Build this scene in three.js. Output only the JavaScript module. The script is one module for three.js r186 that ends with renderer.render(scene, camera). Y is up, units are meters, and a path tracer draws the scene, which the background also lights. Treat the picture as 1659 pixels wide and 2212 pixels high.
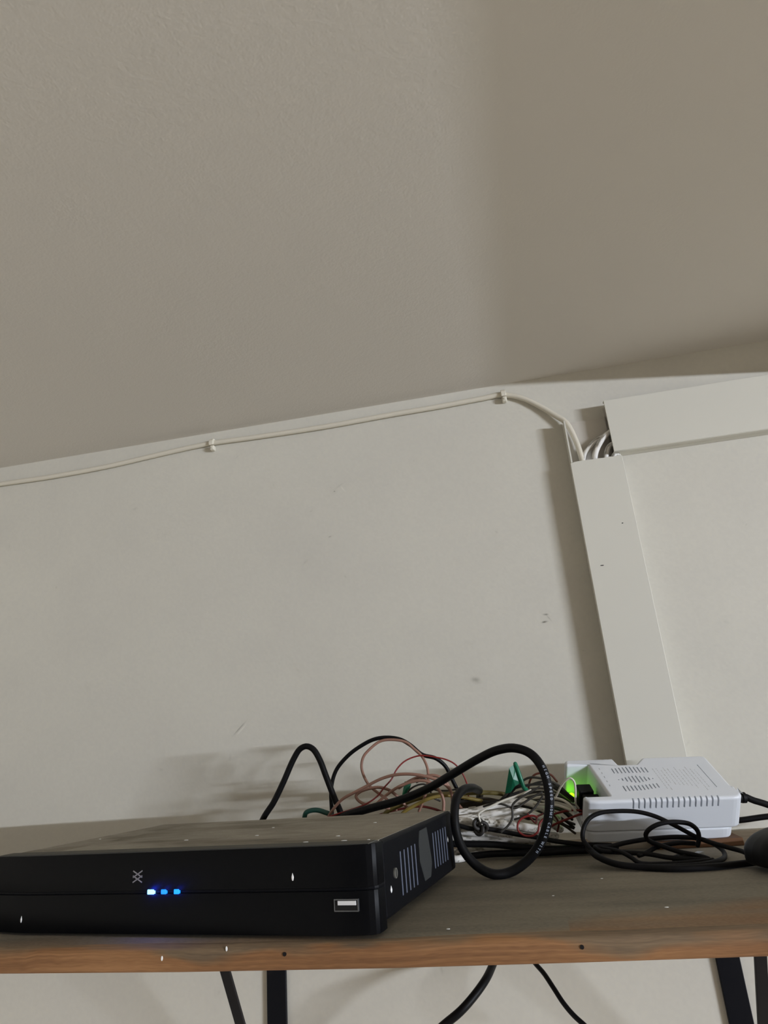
import * as THREE from 'three';
import { RoundedBoxGeometry } from 'three/addons/geometries/RoundedBoxGeometry.js';
import { mergeGeometries, mergeVertices, toCreasedNormals } from 'three/addons/utils/BufferGeometryUtils.js';
import { RectAreaLightUniformsLib } from 'three/addons/lights/RectAreaLightUniformsLib.js';
import { FontLoader } from 'three/addons/loaders/FontLoader.js';
import { TextGeometry } from 'three/addons/geometries/TextGeometry.js';
import { Brush, Evaluator, SUBTRACTION } from 'three-bvh-csg';

// ------------------------------------------------------------------ camera, light, exposure
const scene = new THREE.Scene();
scene.background = new THREE.Color(0x05060a);
const renderer = new THREE.WebGLRenderer({ antialias: true });
renderer.toneMapping = THREE.LinearToneMapping;
renderer.toneMappingExposure = 1.0;
renderer.shadowMap.enabled = true;
RectAreaLightUniformsLib.init();

const SHELF = 1.9, CEIL = 2.55;                       // heights in metres
const camera = new THREE.PerspectiveCamera(75.5410, 1659 / 2212, 0.02, 30);
camera.position.set(0, SHELF + 0.1181, 0.9436);
camera.rotation.set(0.34648, 0.17412, -0.07878, 'YXZ');

const TUBE = { x: 4.12, y: 2.006, z: 2.8, length: 1.16 };
const tubeLight = new THREE.RectAreaLight(0xe9f1ff, 1760, TUBE.length, 0.034);
tubeLight.position.set(TUBE.x, TUBE.y, TUBE.z);
tubeLight.lookAt(-1, TUBE.y, TUBE.z);
scene.add(tubeLight);

// ------------------------------------------------------------------ helpers
let seed = 7;
const rnd = () => { seed = (seed * 1664525 + 1013904223) >>> 0; return seed / 4294967296; };
const used = {};
const numbered = n => { used[n] = (used[n] ?? -1) + 1; return used[n] ? n + '_' + String(used[n]).padStart(3, '0') : n; };
function shade(o) { o.traverse(m => { if (m.isMesh) { m.castShadow = true; m.receiveShadow = true; } }); return o; }
function tag(o, label, category, group) { o.userData.label = label; o.userData.category = category; if (group) o.userData.group = group; return o; }
function thing(name, label, category, pos = [0, 0, 0], turn = 0, group) {
  const o = new THREE.Group(); o.name = numbered(name); o.position.set(...pos); o.rotation.y = turn; scene.add(o);
  return tag(o, label, category, group);
}
function part(name, geo, m, parent) { const o = new THREE.Mesh(geo, m); o.name = name; shade(o); parent.add(o); return o; }
function single(name, geo, m, label, category, group) { const o = part(numbered(name), geo, m, scene); return tag(o, label, category, group); }
function struct(name, geo, m) { const o = part(name, geo, m, scene); o.userData.kind = 'structure'; return o; }
function box(x0, x1, y0, y1, z0, z1) { const g = new THREE.BoxGeometry(x1 - x0, y1 - y0, z1 - z0); g.translate((x0 + x1) / 2, (y0 + y1) / 2, (z0 + z1) / 2); return g; }
function rbox(x0, x1, y0, y1, z0, z1, r = 0.002, s = 2) { const g = new RoundedBoxGeometry(x1 - x0, y1 - y0, z1 - z0, s, r); g.translate((x0 + x1) / 2, (y0 + y1) / 2, (z0 + z1) / 2); return g; }
const merge = list => mergeGeometries(list.map(g => { const h = g.index ? g.toNonIndexed() : g; for (const k of Object.keys(h.attributes)) if (!['position', 'normal', 'uv'].includes(k)) h.deleteAttribute(k); return h; }));
function worldUV(g, su = 1, sv = 1, ou = 0, ov = 0) {       // uv in metres, by the way each face points
  const p = g.attributes.position, n = g.attributes.normal, uv = new Float32Array(p.count * 2);
  for (let i = 0; i < p.count; i++) {
    const ax = Math.abs(n.getX(i)), ay = Math.abs(n.getY(i)), az = Math.abs(n.getZ(i));
    const [a, b] = ay > ax && ay > az ? [p.getX(i), p.getZ(i)] : az >= ax ? [p.getX(i), p.getY(i)] : [p.getZ(i), p.getY(i)];
    uv[2 * i] = a * su + ou; uv[2 * i + 1] = b * sv + ov;
  }
  g.setAttribute('uv', new THREE.BufferAttribute(uv, 2)); return g;
}
// value noise that repeats after n cells
function makeNoise(sd) {
  const h = (x, y) => { let t = (x * 374761393 + y * 668265263 + sd * 2147483647) | 0; t = Math.imul(t ^ (t >>> 13), 1274126177); return ((t ^ (t >>> 16)) >>> 0) / 4294967296; };
  return (x, y, n) => {
    const xi = Math.floor(x), yi = Math.floor(y), fx = x - xi, fy = y - yi, w = k => ((k % n) + n) % n;
    const sx = fx * fx * (3 - 2 * fx), sy = fy * fy * (3 - 2 * fy);
    const a = h(w(xi), w(yi)), b = h(w(xi + 1), w(yi)), c = h(w(xi), w(yi + 1)), d = h(w(xi + 1), w(yi + 1));
    return a + (b - a) * sx + (c - a) * sy + (a - b - c + d) * sx * sy;
  };
}
function tex(size, fn, srgb, repeat = 1) {
  const [w, h] = Array.isArray(size) ? size : [size, size], d = new Uint8Array(w * h * 4);
  for (let j = 0; j < h; j++) for (let i = 0; i < w; i++) { const v = fn((i + 0.5) / w, (j + 0.5) / h), k = 4 * (j * w + i); for (let q = 0; q < 3; q++) d[k + q] = Math.max(0, Math.min(255, Array.isArray(v) ? v[q] : v)); d[k + 3] = 255; }
  const t = new THREE.DataTexture(d, w, h); t.magFilter = THREE.LinearFilter; t.minFilter = THREE.LinearFilter;
  t.wrapS = t.wrapT = THREE.RepeatWrapping; t.repeat.set(repeat, repeat); if (srgb) t.colorSpace = THREE.SRGBColorSpace; t.needsUpdate = true; return t;
}
const nA = makeNoise(1), nB = makeNoise(2), nC = makeNoise(3);
const dull = (color, roughness = 0.5, spec = 0.3) => new THREE.MeshPhysicalMaterial({ color, roughness, specularIntensity: spec });
const std = (color, roughness = 0.6, extra = {}) => new THREE.MeshStandardMaterial({ color, roughness, ...extra });

// ------------------------------------------------------------------ materials
const stipple = tex(512, (u, v) => 128 + 70 * (nA(u * 150, v * 150, 150) - 0.5) + 60 * (nB(u * 64, v * 64, 64) - 0.5) + 50 * (nC(u * 19, v * 19, 19) - 0.5), false, 4);
// the paint on the back wall: even, with the scuffs and dents the photograph shows where they are
const WX = -1.0, WY = 1.6, WS = 1.6;                 // square of wall that the map covers, metres
const scuffs = [[-0.2432,2.4096],[0.0502,2.1799],[0.0473,2.1698],[-0.0563,2.1003],[-0.4027,2.0643],[-0.2543,2.3356],[0.0519,2.1745],[-0.0762,2.5233]];
const wallMap = (() => {
  const S = 2048, base = [212, 208, 196], t = tex(S, (u, v) => {
    const edge = Math.min(1, 20 * Math.min(u, 1 - u, v, 1 - v));
    const m = 5 * edge * ((nA(u * 9, v * 9, 9) - 0.5) + 0.6 * (nB(u * 31, v * 31, 31) - 0.5)) + 3 * edge * (nC(u * 400, v * 400, 400) - 0.5);
    return [base[0] + m, base[1] + m, base[2] + m * 0.8];
  }, true);
  const d = t.image.data;
  const dab = (x, y, rx, ry, rot, k, tint = [1, 1, 1]) => {
    const cx = (x - WX) / WS * S, cy = (y - WY) / WS * S, R = Math.max(rx, ry) / WS * S * 1.6 + 2;
    for (let j = Math.floor(cy - R); j <= cy + R; j++) for (let i = Math.floor(cx - R); i <= cx + R; i++) {
      if (i < 0 || j < 0 || i >= S || j >= S) continue;
      const dx = (i - cx) * WS / S, dy = (j - cy) * WS / S, a = (dx * Math.cos(rot) + dy * Math.sin(rot)) / rx, b = (-dx * Math.sin(rot) + dy * Math.cos(rot)) / ry;
      const w = Math.exp(-(a * a + b * b) * 2) * k * (0.6 + 0.8 * nA(i * 0.21, j * 0.21, 4096));
      for (let q = 0; q < 3; q++) { const p = 4 * (j * S + i) + q; d[p] = Math.max(0, Math.min(255, d[p] - w * tint[q])); }
    }
  };
  dab(scuffs[0][0], scuffs[0][1], 0.0016, 0.0012, 0, 60); dab(scuffs[0][0] + .008, scuffs[0][1] + .008, 0.012, 0.002, .5, 10); dab(scuffs[0][0] + .014, scuffs[0][1] + .002, 0.007, 0.0012, -1, -14);
  dab(...scuffs[1], 0.004, 0.0013, -.1, 80); dab(...scuffs[2], 0.0045, 0.0014, .1, 90); dab(scuffs[6][0] + .002, scuffs[6][1], 0.007, 0.0008, -1, 34);
  dab(...scuffs[3], 0.008, 0.0045, -.4, 32); dab(...scuffs[4], 0.013, 0.0011, .75, 48); dab(scuffs[4][0] + .003, scuffs[4][1] - .002, 0.012, 0.0012, .75, -22); dab(...scuffs[5], 0.003, 0.0009, .2, 40);
  for (let k = 0; k < 40; k++) dab(WX + .1 + rnd() * 1.3, WY + .1 + rnd() * .8, .002 + .006 * rnd(), .001 + .002 * rnd(), rnd() * 3, 4 + 8 * rnd());
  t.wrapS = t.wrapT = THREE.ClampToEdgeWrapping; t.needsUpdate = true; return t;
})();
const wallMat = std(0xffffff, 0.62, { map: wallMap, bumpMap: stipple, bumpScale: 0.00018 });
const roomMat = std(0xd6cfc0, 0.7), panelMat = std(0x5e4c38, 0.6);
const ceilMat = std(0xdcd6cc, 0.75, { bumpMap: stipple, bumpScale: 0.0003 });
const floorMat = std(0xaea698, 0.5);
const pvc = std(0xdad7cb, 0.45), pvcInner = std(0xcfc9be, 0.55), paintedCable = std(0xdcd5c4, 0.5), clipMat = std(0xe2dccb, 0.45);
const dirtyWhite = (() => {
  const m = tex(256, (u, v) => { const k = nA(u * 9, v * 5, 45) * 0.5 + nB(u * 40, v * 14, 280) * 0.5, s = k > 0.56 ? (k - 0.56) * 380 : 0; return [236 - s, 233 - s * 1.02, 226 - s * 1.08]; }, true);
  return std(0xffffff, 0.55, { map: m });
})();
const grime = std(0x4a4238, 0.85);
const black = dull(0x09090b, 0.5, 0.4), blackSoft = dull(0x0f0e10, 0.6, 0.4), charcoal = std(0x2a2724, 0.6), greyWire = std(0x34312c, 0.55), greyLight = std(0x5d5850, 0.6);
const pink = std(0x96705f, 0.5), red = std(0x7d1f1b, 0.5), redDark = std(0x5c1b16, 0.5), yellow = std(0x7d6a2c, 0.5), olive = std(0x6c602f, 0.55);
const greenTape = std(0x0f6d4e, 0.4, { side: THREE.DoubleSide }), greenSleeve = std(0x17463c, 0.5), whiteWire = std(0xd9d4c6, 0.5), brownWire = std(0x5a2a1c, 0.5);
const deviceBlack = dull(0x08090c, 0.4, 0.22), deviceSide = dull(0x0b0c10, 0.5, 0.25), steelBlue = std(0x6f7586, 0.45, { metalness: 0.2 }), screwMat = std(0x8d8c84, 0.4, { metalness: 0.6 });
const whitePaint = std(0xf2f2f0, 0.4), greyPrint = std(0x8b8988, 0.5), redPrint = std(0x22090a, 0.5), usbPlastic = std(0xe8e8ea, 0.35), usbMetal = std(0x77797c, 0.35, { metalness: 0.8 });
const navyPaint = dull(0x080a12, 0.45, 0.4), ironDark = dull(0x181517, 0.55, 0.5);
const supplyWhite = std(0xdde0e4, 0.38), supplyShade = std(0xc9cbcd, 0.5), slotDark = std(0x2b2a29, 0.8), printFaint = std(0xb4b5b5, 0.6);
const dust = (() => {
  const m = tex(1024, (u, v) => {
    let k = 0.5 * nA(u * 8, v * 8, 8) + 0.3 * nB(u * 40, v * 60, 120) + 0.2 * nC(u * 300, v * 300, 300);
    const wipe = Math.max(0, nB(u * 7 + 3, v * 22, 154) - 0.62) * 90;
    const speck = nC(u * 420, v * 420, 420) > 0.985 ? 40 : 0;
    k = (k - 0.5) * 46 - wipe + speck;
    return [150 + k, 143 + k, 129 + k];
  }, true);
  return std(0xffffff, 0.95, { map: m });
})();
const dustDark = std(0x55534b, 0.9);

// ------------------------------------------------------------------ the room
const X0 = -1.75, X1 = 4.2, Z1 = 4.2, TH = 0.16;
{
  const g = box(X0 - TH, X1 + TH, -0.1, CEIL + TH, -TH, 0), p = g.attributes.position, uv = g.attributes.uv;
  for (let i = 0; i < p.count; i++) uv.setXY(i, (p.getX(i) - WX) / WS, (p.getY(i) - WY) / WS);
  struct('wall_back', g, wallMat);
  struct('wall_left', box(X0 - TH, X0, 0, CEIL, 0, Z1), roomMat);
  struct('wall_right', box(X1, X1 + TH, 0, CEIL, 0, Z1), roomMat);
  struct('wall_front', box(X0 - TH, X1 + TH, -0.1, CEIL + TH, Z1, Z1 + TH), panelMat);
  struct('floor', box(X0 - TH, X1 + TH, -0.1, 0, 0, Z1), floorMat);
  struct('ceiling', worldUV(box(X0 - TH, X1 + TH, CEIL, CEIL + TH, 0, Z1)), ceilMat);
  struct('trim_1', box(0.75, 0.93, 2.454, CEIL, 0, Z1), roomMat);       // the beam across the ceiling that shades the top of the back wall
}
{ // the tube light on the wall to the right, out of the frame
  const t = thing('tube_light', 'white fluorescent tube light in a slim batten on the right wall', 'light', [X1, TUBE.y, TUBE.z]);
  part('batten', rbox(-0.035, 0, -0.03, 0.03, -TUBE.length / 2 - 0.06, TUBE.length / 2 + 0.06, 0.006), std(0xe6e6e2, 0.4), t);
  const tubeGeo = new THREE.CylinderGeometry(0.014, 0.014, TUBE.length, 20); tubeGeo.rotateX(Math.PI / 2); tubeGeo.translate(-0.055, 0, 0);
  part('tube', tubeGeo, new THREE.MeshStandardMaterial({ color: 0xffffff, emissive: 0xe9f1ff, emissiveIntensity: 8, roughness: 0.3 }), t);
  for (const s of [-1, 1]) part('lamp_holder', rbox(-0.075, -0.03, -0.022, 0.022, s * (TUBE.length / 2 + 0.015) - 0.014, s * (TUBE.length / 2 + 0.015) + 0.014, 0.004), std(0xdcdcd8, 0.5), t);
}

// ------------------------------------------------------------------ the shelf: two boards on iron brackets
const mixc = (a, b, k) => a.map((c, q) => c + (b[q] - c) * k);
const boardTop = std(0xffffff, 0.92, { map: tex([2048, 512], (u, v) => {        // u along the shelf, v from the joint to the front arris
  const g = nA(u * 9 + nB(u * 4, v * 3, 64), v * 46, 4096), st = nB(u * 26, v * 9, 4096), f = nC(u * 900, v * 260, 4096), big = nC(u * 9 + 5, v * 4, 4096);
  const k = (g - 0.5) * 14 + (st - 0.5) * 20 + (f - 0.5) * 14 + (big - 0.5) * 22;
  const wear = Math.max(0, Math.min(1, (v - 0.80 - 0.16 * nB(u * 14 + 2, 7, 4096) + (u > 0.62 ? 0.06 : 0) + 0.10 * (st - 0.5)) / 0.10)) * (0.45 + 0.55 * nA(u * 40, v * 30, 4096));
  const c = mixc([134, 126, 110], [140, 107, 76], wear); return [c[0] + k, c[1] + k * 0.93, c[2] + k * 0.8];
}, true) });
const edgeTex = tex([2048, 128], (u, v) => {
  const g = nA(u * 12 + 2 * nB(u * 6, v * 3, 64), v * 22, 4096), f = nC(u * 260, v * 60, 4096), st = nB(u * 17, v * 1.5, 4096);
  const k = (g - 0.5) * 26 + (f - 0.5) * 16 + (st - 0.5) * 34;
  const dusty = Math.max(0, Math.min(1, (nC(u * 22 + 9, 3, 4096) * 0.75 + nA(u * 70, v * 5, 4096) * 0.3 - 0.25 - v * 0.9) / 0.25)) * 0.75;
  const c = mixc([140, 99, 62], [104, 92, 74], dusty); return [c[0] + k, c[1] + k * 0.85, c[2] + k * 0.65];
}, true);
const boardEdge = std(0xffffff, 0.75, { map: edgeTex });
const boardRear = std(0xffffff, 0.92, { map: tex([1024, 128], (u, v) => { const k = (nA(u * 12, v * 16, 4096) - 0.5) * 26 + (nC(u * 300, v * 60, 4096) - 0.5) * 16; return [146 + k, 131 + k, 112 + k]; }, true) });
{
  const sh = thing('wall_shelf', 'dusty brown wooden shelf of two boards carrying the black recorder and wires', 'shelf', [0, SHELF, 0]);
  const T = 0.0175, front = [[-0.95, 0.424], [-0.415, 0.431], [-0.26, 0.438], [-0.107, 0.4405], [0.014, 0.4385], [0.125, 0.435], [0.6, 0.43]];
  const fz = x => { let k = 0; while (k < front.length - 2 && x > front[k + 1][0]) k++; const [a, b] = [front[k], front[k + 1]], t = (x - a[0]) / (b[0] - a[0]); return a[1] + (b[1] - a[1]) * t; };
  const N = 160, xs = [...Array(N + 1)].map((_, i) => -0.95 + 1.55 * i / N);
  function ribbon(profile, len) {          // profile(x) -> list of [y, z]; one strip between consecutive profile points along x
    const pos = [], uv = [], idx = [], m = profile(0).length;
    xs.forEach(x => { let l = 0, pr = profile(x); pr.forEach(([y, z], j) => { if (j) l += Math.hypot(y - pr[j - 1][0], z - pr[j - 1][1]); pos.push(x, y, z); uv.push((x + 0.95) / 1.55, Math.min(0.998, l / len)); }); });
    for (let i = 0; i < N; i++) for (let j = 0; j < m - 1; j++) { const a = i * m + j, b = a + 1, c = a + m, d = c + 1; idx.push(a, c, b, b, c, d); }
    const g = new THREE.BufferGeometry(); g.setAttribute('position', new THREE.Float32BufferAttribute(pos, 3)); g.setAttribute('uv', new THREE.Float32BufferAttribute(uv, 2)); g.setIndex(idx); g.computeVertexNormals(); return g;
  }
  const chip = x => 0.0028 * Math.max(0, nA(x * 14 + 40, 3, 4096) - 0.45) + 0.0006 * nB(x * 90 + 200, 1, 4096);      // worn, uneven front arris
  const b = new THREE.Group(); b.name = 'front_board'; sh.add(b);
  const zb = 0.1145;
  part('board_top', ribbon(x => { const e = fz(x) - 0.004 - chip(x) * 3; return [[0, zb + 0.0015 * nB(x * 30 + 99, 5, 4096)], [0, 0.2], [0, 0.3], [0, 0.4], [-0.0004, e - 0.006], [-0.001, e]]; }, 0.33), boardTop, b);
  part('board_edge', ribbon(x => { const e = fz(x), k = chip(x); return [[-0.001, e - 0.004 - k * 3], [-0.0022 - k * .6, e - 0.0012 - k], [-0.005, e], [-0.011, e + 0.0003], [-T + 0.0015, e - 0.0002], [-T, e - 0.002]]; }, 0.024), boardEdge, b);
  part('board_underside', ribbon(x => [[-T, fz(x) - 0.002], [-T, 0.25], [-T, zb], [0, zb]], 0.35), boardEdge, b);
  part('rear_board', worldUV(rbox(-0.95, 0.6, -0.018, -0.0006, 0.018, zb - 0.0012, 0.001), 1 / 1.55, 5, 0.6, 0), boardRear, sh);
  const nailGeo = new THREE.CylinderGeometry(0.0013, 0.0013, 0.0006, 10); nailGeo.rotateX(Math.PI / 2);
  for (const [x, y] of [[0.017, -0.0085], [-0.182, -0.0075]]) { const n = part('nail', nailGeo, ironDark, sh); n.position.set(x, y, fz(x) + 0.0004); }
  const drip = new THREE.SphereGeometry(1, 10, 8);
  for (const [x, z, r] of [[-0.0701,0.4213],[0.0482,0.2702],[0.081,0.3823],[0.0043,0.3303]].map(([x, z], i) => [x, z, [.0011, .0009, .0012, .0008][i]])) { const s = part('paint_speck', drip, whitePaint, sh); s.scale.set(r * 1.3, r * 0.25, r); s.position.set(x, 0.0001, z); }
  for (const [x, y] of [[-0.2745, -0.0085], [-0.42, -0.003], [-0.225, -0.0035]]) { const s = part('paint_speck', drip, whitePaint, sh); s.scale.set(0.0008, 0.0016, 0.0003); s.position.set(x, y, fz(x) + 0.0002); }
}
function bracket(x0, x1, braceX, label) {
  const t = thing('shelf_bracket', label, 'bracket', [(x0 + x1) / 2, SHELF - 0.0195, 0]), w = (x1 - x0) / 2;
  part('wall_leg', rbox(-w, w, -0.34, 0, 0.0005, 0.0055, 0.0012), navyPaint, t);
  part('arm', rbox(-w, w, -0.005, 0.0005, 0.0058, 0.30, 0.0012), navyPaint, t);
  const L = Math.hypot(0.2, 0.3), g = rbox(-0.0055, 0.0055, -L / 2, L / 2, -0.002, 0.002, 0.0008); g.rotateX(Math.atan2(0.2, 0.3)); g.translate(braceX, -0.155, 0.1075);
  part('brace', g, ironDark, t);
  const bolt = new THREE.CylinderGeometry(0.005, 0.005, 0.004, 6); bolt.rotateX(Math.PI / 2);
  for (const y of [-0.06, -0.25]) { const b = part('bolt', bolt, ironDark, t); b.position.set(0, y, 0.007); }
  return t;
}
bracket(-0.3636, -0.338, 0.002, 'dark painted iron shelf bracket under the left end of the recorder');
bracket(0.178, 0.204, -0.0035, 'dark painted iron shelf bracket under the right end of the shelf');

// ------------------------------------------------------------------ cable trunking on the wall
{
  const t = thing('vertical_trunking', 'tall off-white plastic cable trunking rising from behind the white power supply', 'trunking', [0.1535, SHELF, 0]);
  const xl = -0.0345, xr = 0.035, d = 0.0225;
  part('back_plate', box(xl, xr, 0.03, 0.565, 0.0003, 0.0018), pvcInner, t);
  part('side_wall', box(xl, xl + 0.0022, 0.03, 0.559, 0.0018, d + 0.001), pvc, t);
  part('side_wall', box(xr - 0.0016, xr, 0.03, 0.489, 0.0018, d), pvc, t);
  const s = new THREE.Shape(); s.moveTo(xl - 0.0008, 0.028); s.lineTo(xr + 0.0008, 0.028);
  s.lineTo(xr + 0.001, 0.4905); for (let k = 1; k < 12; k++) s.lineTo(xr + 0.001 - (xr - xl + 0.0018) * k / 12, 0.4905 + 0.0008 * (rnd() - 0.5)); s.lineTo(xl - 0.001, 0.489); s.closePath();
  const g = new THREE.ExtrudeGeometry(s, { depth: 0.0015, bevelEnabled: true, bevelSize: 0.0004, bevelThickness: 0.0005, bevelSegments: 2 }); g.translate(0, 0, d + 0.001);
  const lid = part('lid', g, pvc, t);
  part('lid_lip', merge([box(xl - 0.0012, xl - 0.0001, 0.028, 0.489, d - 0.006, d + 0.001), box(xr + 0.0001, xr + 0.0012, 0.028, 0.489, d - 0.006, d + 0.001)]), pvc, t);
  const scuff = new THREE.SphereGeometry(1, 8, 6);
  for (const [x, y, rx] of [[-0.0195, 0.334, 0.0026], [0.018, 0.39, 0.0012]]) { const m = part('scuff_mark', scuff, charcoal, t); m.scale.set(rx, 0.0007, 0.0002); m.position.set(x, y, d + 0.003); }
}
{
  const t = thing('horizontal_trunking', 'off-white plastic cable trunking running right just under the ceiling', 'trunking', [0.1815, SHELF, 0]);
  const y0 = 0.4995, y1 = 0.5805, x1 = 0.5685, d = 0.0225;
  part('back_plate', box(0, x1, y0, y1, 0.0003, 0.0018), pvcInner, t);
  part('side_wall', box(0.002, x1, y1 - 0.0016, y1, 0.0018, d), pvc, t);
  part('side_wall', box(0.002, x1, y0, y0 + 0.0016, 0.0018, d), pvc, t);
  part('lid', rbox(-0.001, x1, y0 - 0.0008, y1 + 0.0008, d + 0.0002, d + 0.0022, 0.0006), pvc, t);
  part('lid_lip', merge([box(-0.001, x1, y0 - 0.0012, y0 - 0.0001, d - 0.006, d + 0.001), box(-0.001, x1, y1 + 0.0001, y1 + 0.0012, d - 0.006, d + 0.001)]), pvc, t);
}

// ------------------------------------------------------------------ cables
const curveOf = pts => new THREE.CatmullRomCurve3(pts.map(p => new THREE.Vector3(...p)), false, 'centripetal');
function tubeGeo(pts, r, radial = 10, per = 8) {
  const c = curveOf(pts), g = new THREE.TubeGeometry(c, Math.max(8, (pts.length - 1) * per), r, radial, false);
  const caps = [[0, -1], [1, 1]].map(([t, s]) => { const cg = new THREE.SphereGeometry(r * 0.98, radial, 6); const p = c.getPointAt(t); cg.translate(p.x, p.y, p.z); return cg; });
  return merge([g, ...caps]);
}
function cable(name, label, category, r, m, pts, group) { return single(name, tubeGeo(pts, r), m, label, category, group); }

// along the ceiling
cable('ceiling_cable', 'cream painted cable clipped along the wall just under the ceiling', 'cable', 0.0041, paintedCable,
  [[-1.0069,2.5151,0.0045],[-0.8541,2.5152,0.0045],[-0.7525,2.5136,0.0045],[-0.6453,2.5159,0.0045],[-0.5585,2.5218,0.0045],[-0.4988,2.5258,0.0045],[-0.4482,2.5276,0.0048],[-0.3821,2.5259,0.0045],[-0.2535,2.5241,0.0045],[-0.1371,2.5262,0.0045],[-0.0618,2.5267,0.0045],[0.0047,2.5285,0.0045],[0.0388,2.5285,0.005],[0.0679,2.5162,0.0055],[0.0932,2.4958,0.006],[0.1128,2.4753,0.008],[0.1237,2.4629,0.01],[0.1328,2.4319,0.01],[0.1361,2.4044,0.011],[0.1366,2.3567,0.01],[0.1406,2.3063,0.01]]);
for (const [[x, y], label] of [[[[-0.4485,2.5237,0.004]][0], 'cream cable clip on the left half of the ceiling cable'], [[[0.0392,2.5257,0.004]][0], 'cream cable clip where the ceiling cable starts to bend down']]) {
  const t = thing('cable_clip', label, 'clip', [x, y, 0]);
  const s = new THREE.Shape(); s.absarc(0.0045, 0, 0.0078, -0.5, Math.PI * 0.98, false); s.absarc(0.0045, 0, 0.0044, Math.PI * 0.98, -0.5, true); s.closePath();
  const a = new THREE.ExtrudeGeometry(s, { depth: 0.006, bevelEnabled: true, bevelSize: 0.0007, bevelThickness: 0.0007, bevelSegments: 2, curveSegments: 14 }); a.rotateY(-Math.PI / 2); a.translate(0.003, 0.002, 0.0005);
  part('saddle', a, clipMat, t);
  part('nail_block', rbox(-0.0034, 0.0042, -0.0105, -0.0018, 0.0003, 0.0098, 0.0022, 3), clipMat, t);
  const n = new THREE.CylinderGeometry(0.0016, 0.0016, 0.0015, 10); n.rotateX(Math.PI / 2); n.translate(0.0006, -0.0062, 0.0104); part('nail', n, clipMat, t);
}
// cables in the open corner of the trunking
const cornerGroup = 'white cables in the open trunking corner';
cable('trunking_cable', 'white cable bowing furthest left in the open trunking corner', 'cable', 0.0036, dirtyWhite, [[0.1389,2.3068,0.009],[0.1367,2.3644,0.009],[0.1408,2.404,0.01],[0.1564,2.4215,0.0105],[0.1719,2.4298,0.01],[0.1984,2.4363,0.009],[0.2511,2.4385,0.009]], cornerGroup);
cable('trunking_cable', 'thick white cable in front of the others in the open trunking corner', 'cable', 0.0042, dirtyWhite, [[0.1505,2.3035,0.014],[0.1505,2.3603,0.014],[0.1547,2.3993,0.0155],[0.166,2.4194,0.0165],[0.1795,2.4317,0.016],[0.2053,2.4408,0.013],[0.2518,2.4444,0.012]], cornerGroup);
cable('trunking_cable', 'short white cable tucked against the lower corner of the horizontal trunking', 'cable', 0.0036, dirtyWhite, [[0.1646,2.3095,0.011],[0.1661,2.359,0.011],[0.1706,2.3982,0.012],[0.1792,2.4137,0.0125],[0.1978,2.4183,0.012],[0.2469,2.4194,0.011]], cornerGroup);
cable('trunking_cable', 'white cable peeping out right beside the lid top of the vertical trunking', 'cable', 0.0033, dirtyWhite, [[0.1786,2.3151,0.009],[0.1788,2.3574,0.01],[0.1797,2.3913,0.0125],[0.1837,2.3998,0.0135],[0.1884,2.3973,0.009],[0.184,2.3582,0.006]], cornerGroup);

// behind the recorder
cable('black_cable', 'black cable standing in a narrow arch behind the recorder, furthest left', 'cable', 0.0036, black,
  [[-0.3381,1.9181,0.12],[-0.3183,1.9546,0.125],[-0.3063,1.9697,0.125],[-0.293,1.992,0.125],[-0.2794,2.0172,0.125],[-0.2708,2.0283,0.125],[-0.2625,2.0309,0.125],[-0.2544,2.0271,0.125],[-0.2467,2.0149,0.125],[-0.2395,1.9957,0.125],[-0.2314,1.9738,0.125],[-0.2229,1.9523,0.125],[-0.2178,1.9172,0.12]]);
cable('black_cable', 'thin black cable in the widest arch above the pink wires', 'cable', 0.0024, black,
  [[-0.2375,1.9119,0.11],[-0.2383,1.9542,0.11],[-0.2375,1.9824,0.11],[-0.2307,2.0007,0.11],[-0.2147,2.0165,0.11],[-0.1966,2.027,0.11],[-0.1811,2.0327,0.11],[-0.1654,2.0337,0.11],[-0.1491,2.0303,0.11],[-0.1372,2.0231,0.11],[-0.1239,2.011,0.108],[-0.1086,2.0057,0.105],[-0.0984,1.996,0.1],[-0.0928,1.9815,0.095],[-0.0872,1.9665,0.09],[-0.0794,1.9449,0.08],[-0.0717,1.9233,0.07]]);
const hdmiPts = [[-0.2744,1.9347,0.12],[-0.213,1.9527,0.15],[-0.1774,1.9601,0.16],[-0.143,1.9669,0.17],[-0.1082,1.9778,0.185],[-0.0814,1.9897,0.2],[-0.0507,2.0035,0.22],[-0.03,2.0106,0.232],[-0.0118,2.0115,0.242],[0.0029,2.0051,0.25],[0.0114,1.9921,0.255],[0.0142,1.9774,0.257],[0.0136,1.9626,0.257],[0.0094,1.9462,0.255],[-0.0001,1.9277,0.252],[-0.0144,1.9135,0.25],[-0.0312,1.905,0.25],[-0.0465,1.9046,0.2526],[-0.06,1.9109,0.25],[-0.0711,1.9237,0.249],[-0.0764,1.9371,0.247],[-0.0777,1.9533,0.243],[-0.0751,1.9693,0.232],[-0.0696,1.9751,0.215],[-0.063,1.9753,0.19],[-0.0603,1.9704,0.145],[-0.0628,1.9638,0.08],[-0.0658,1.9551,0.05],[-0.071,1.9298,0.035]];
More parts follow.
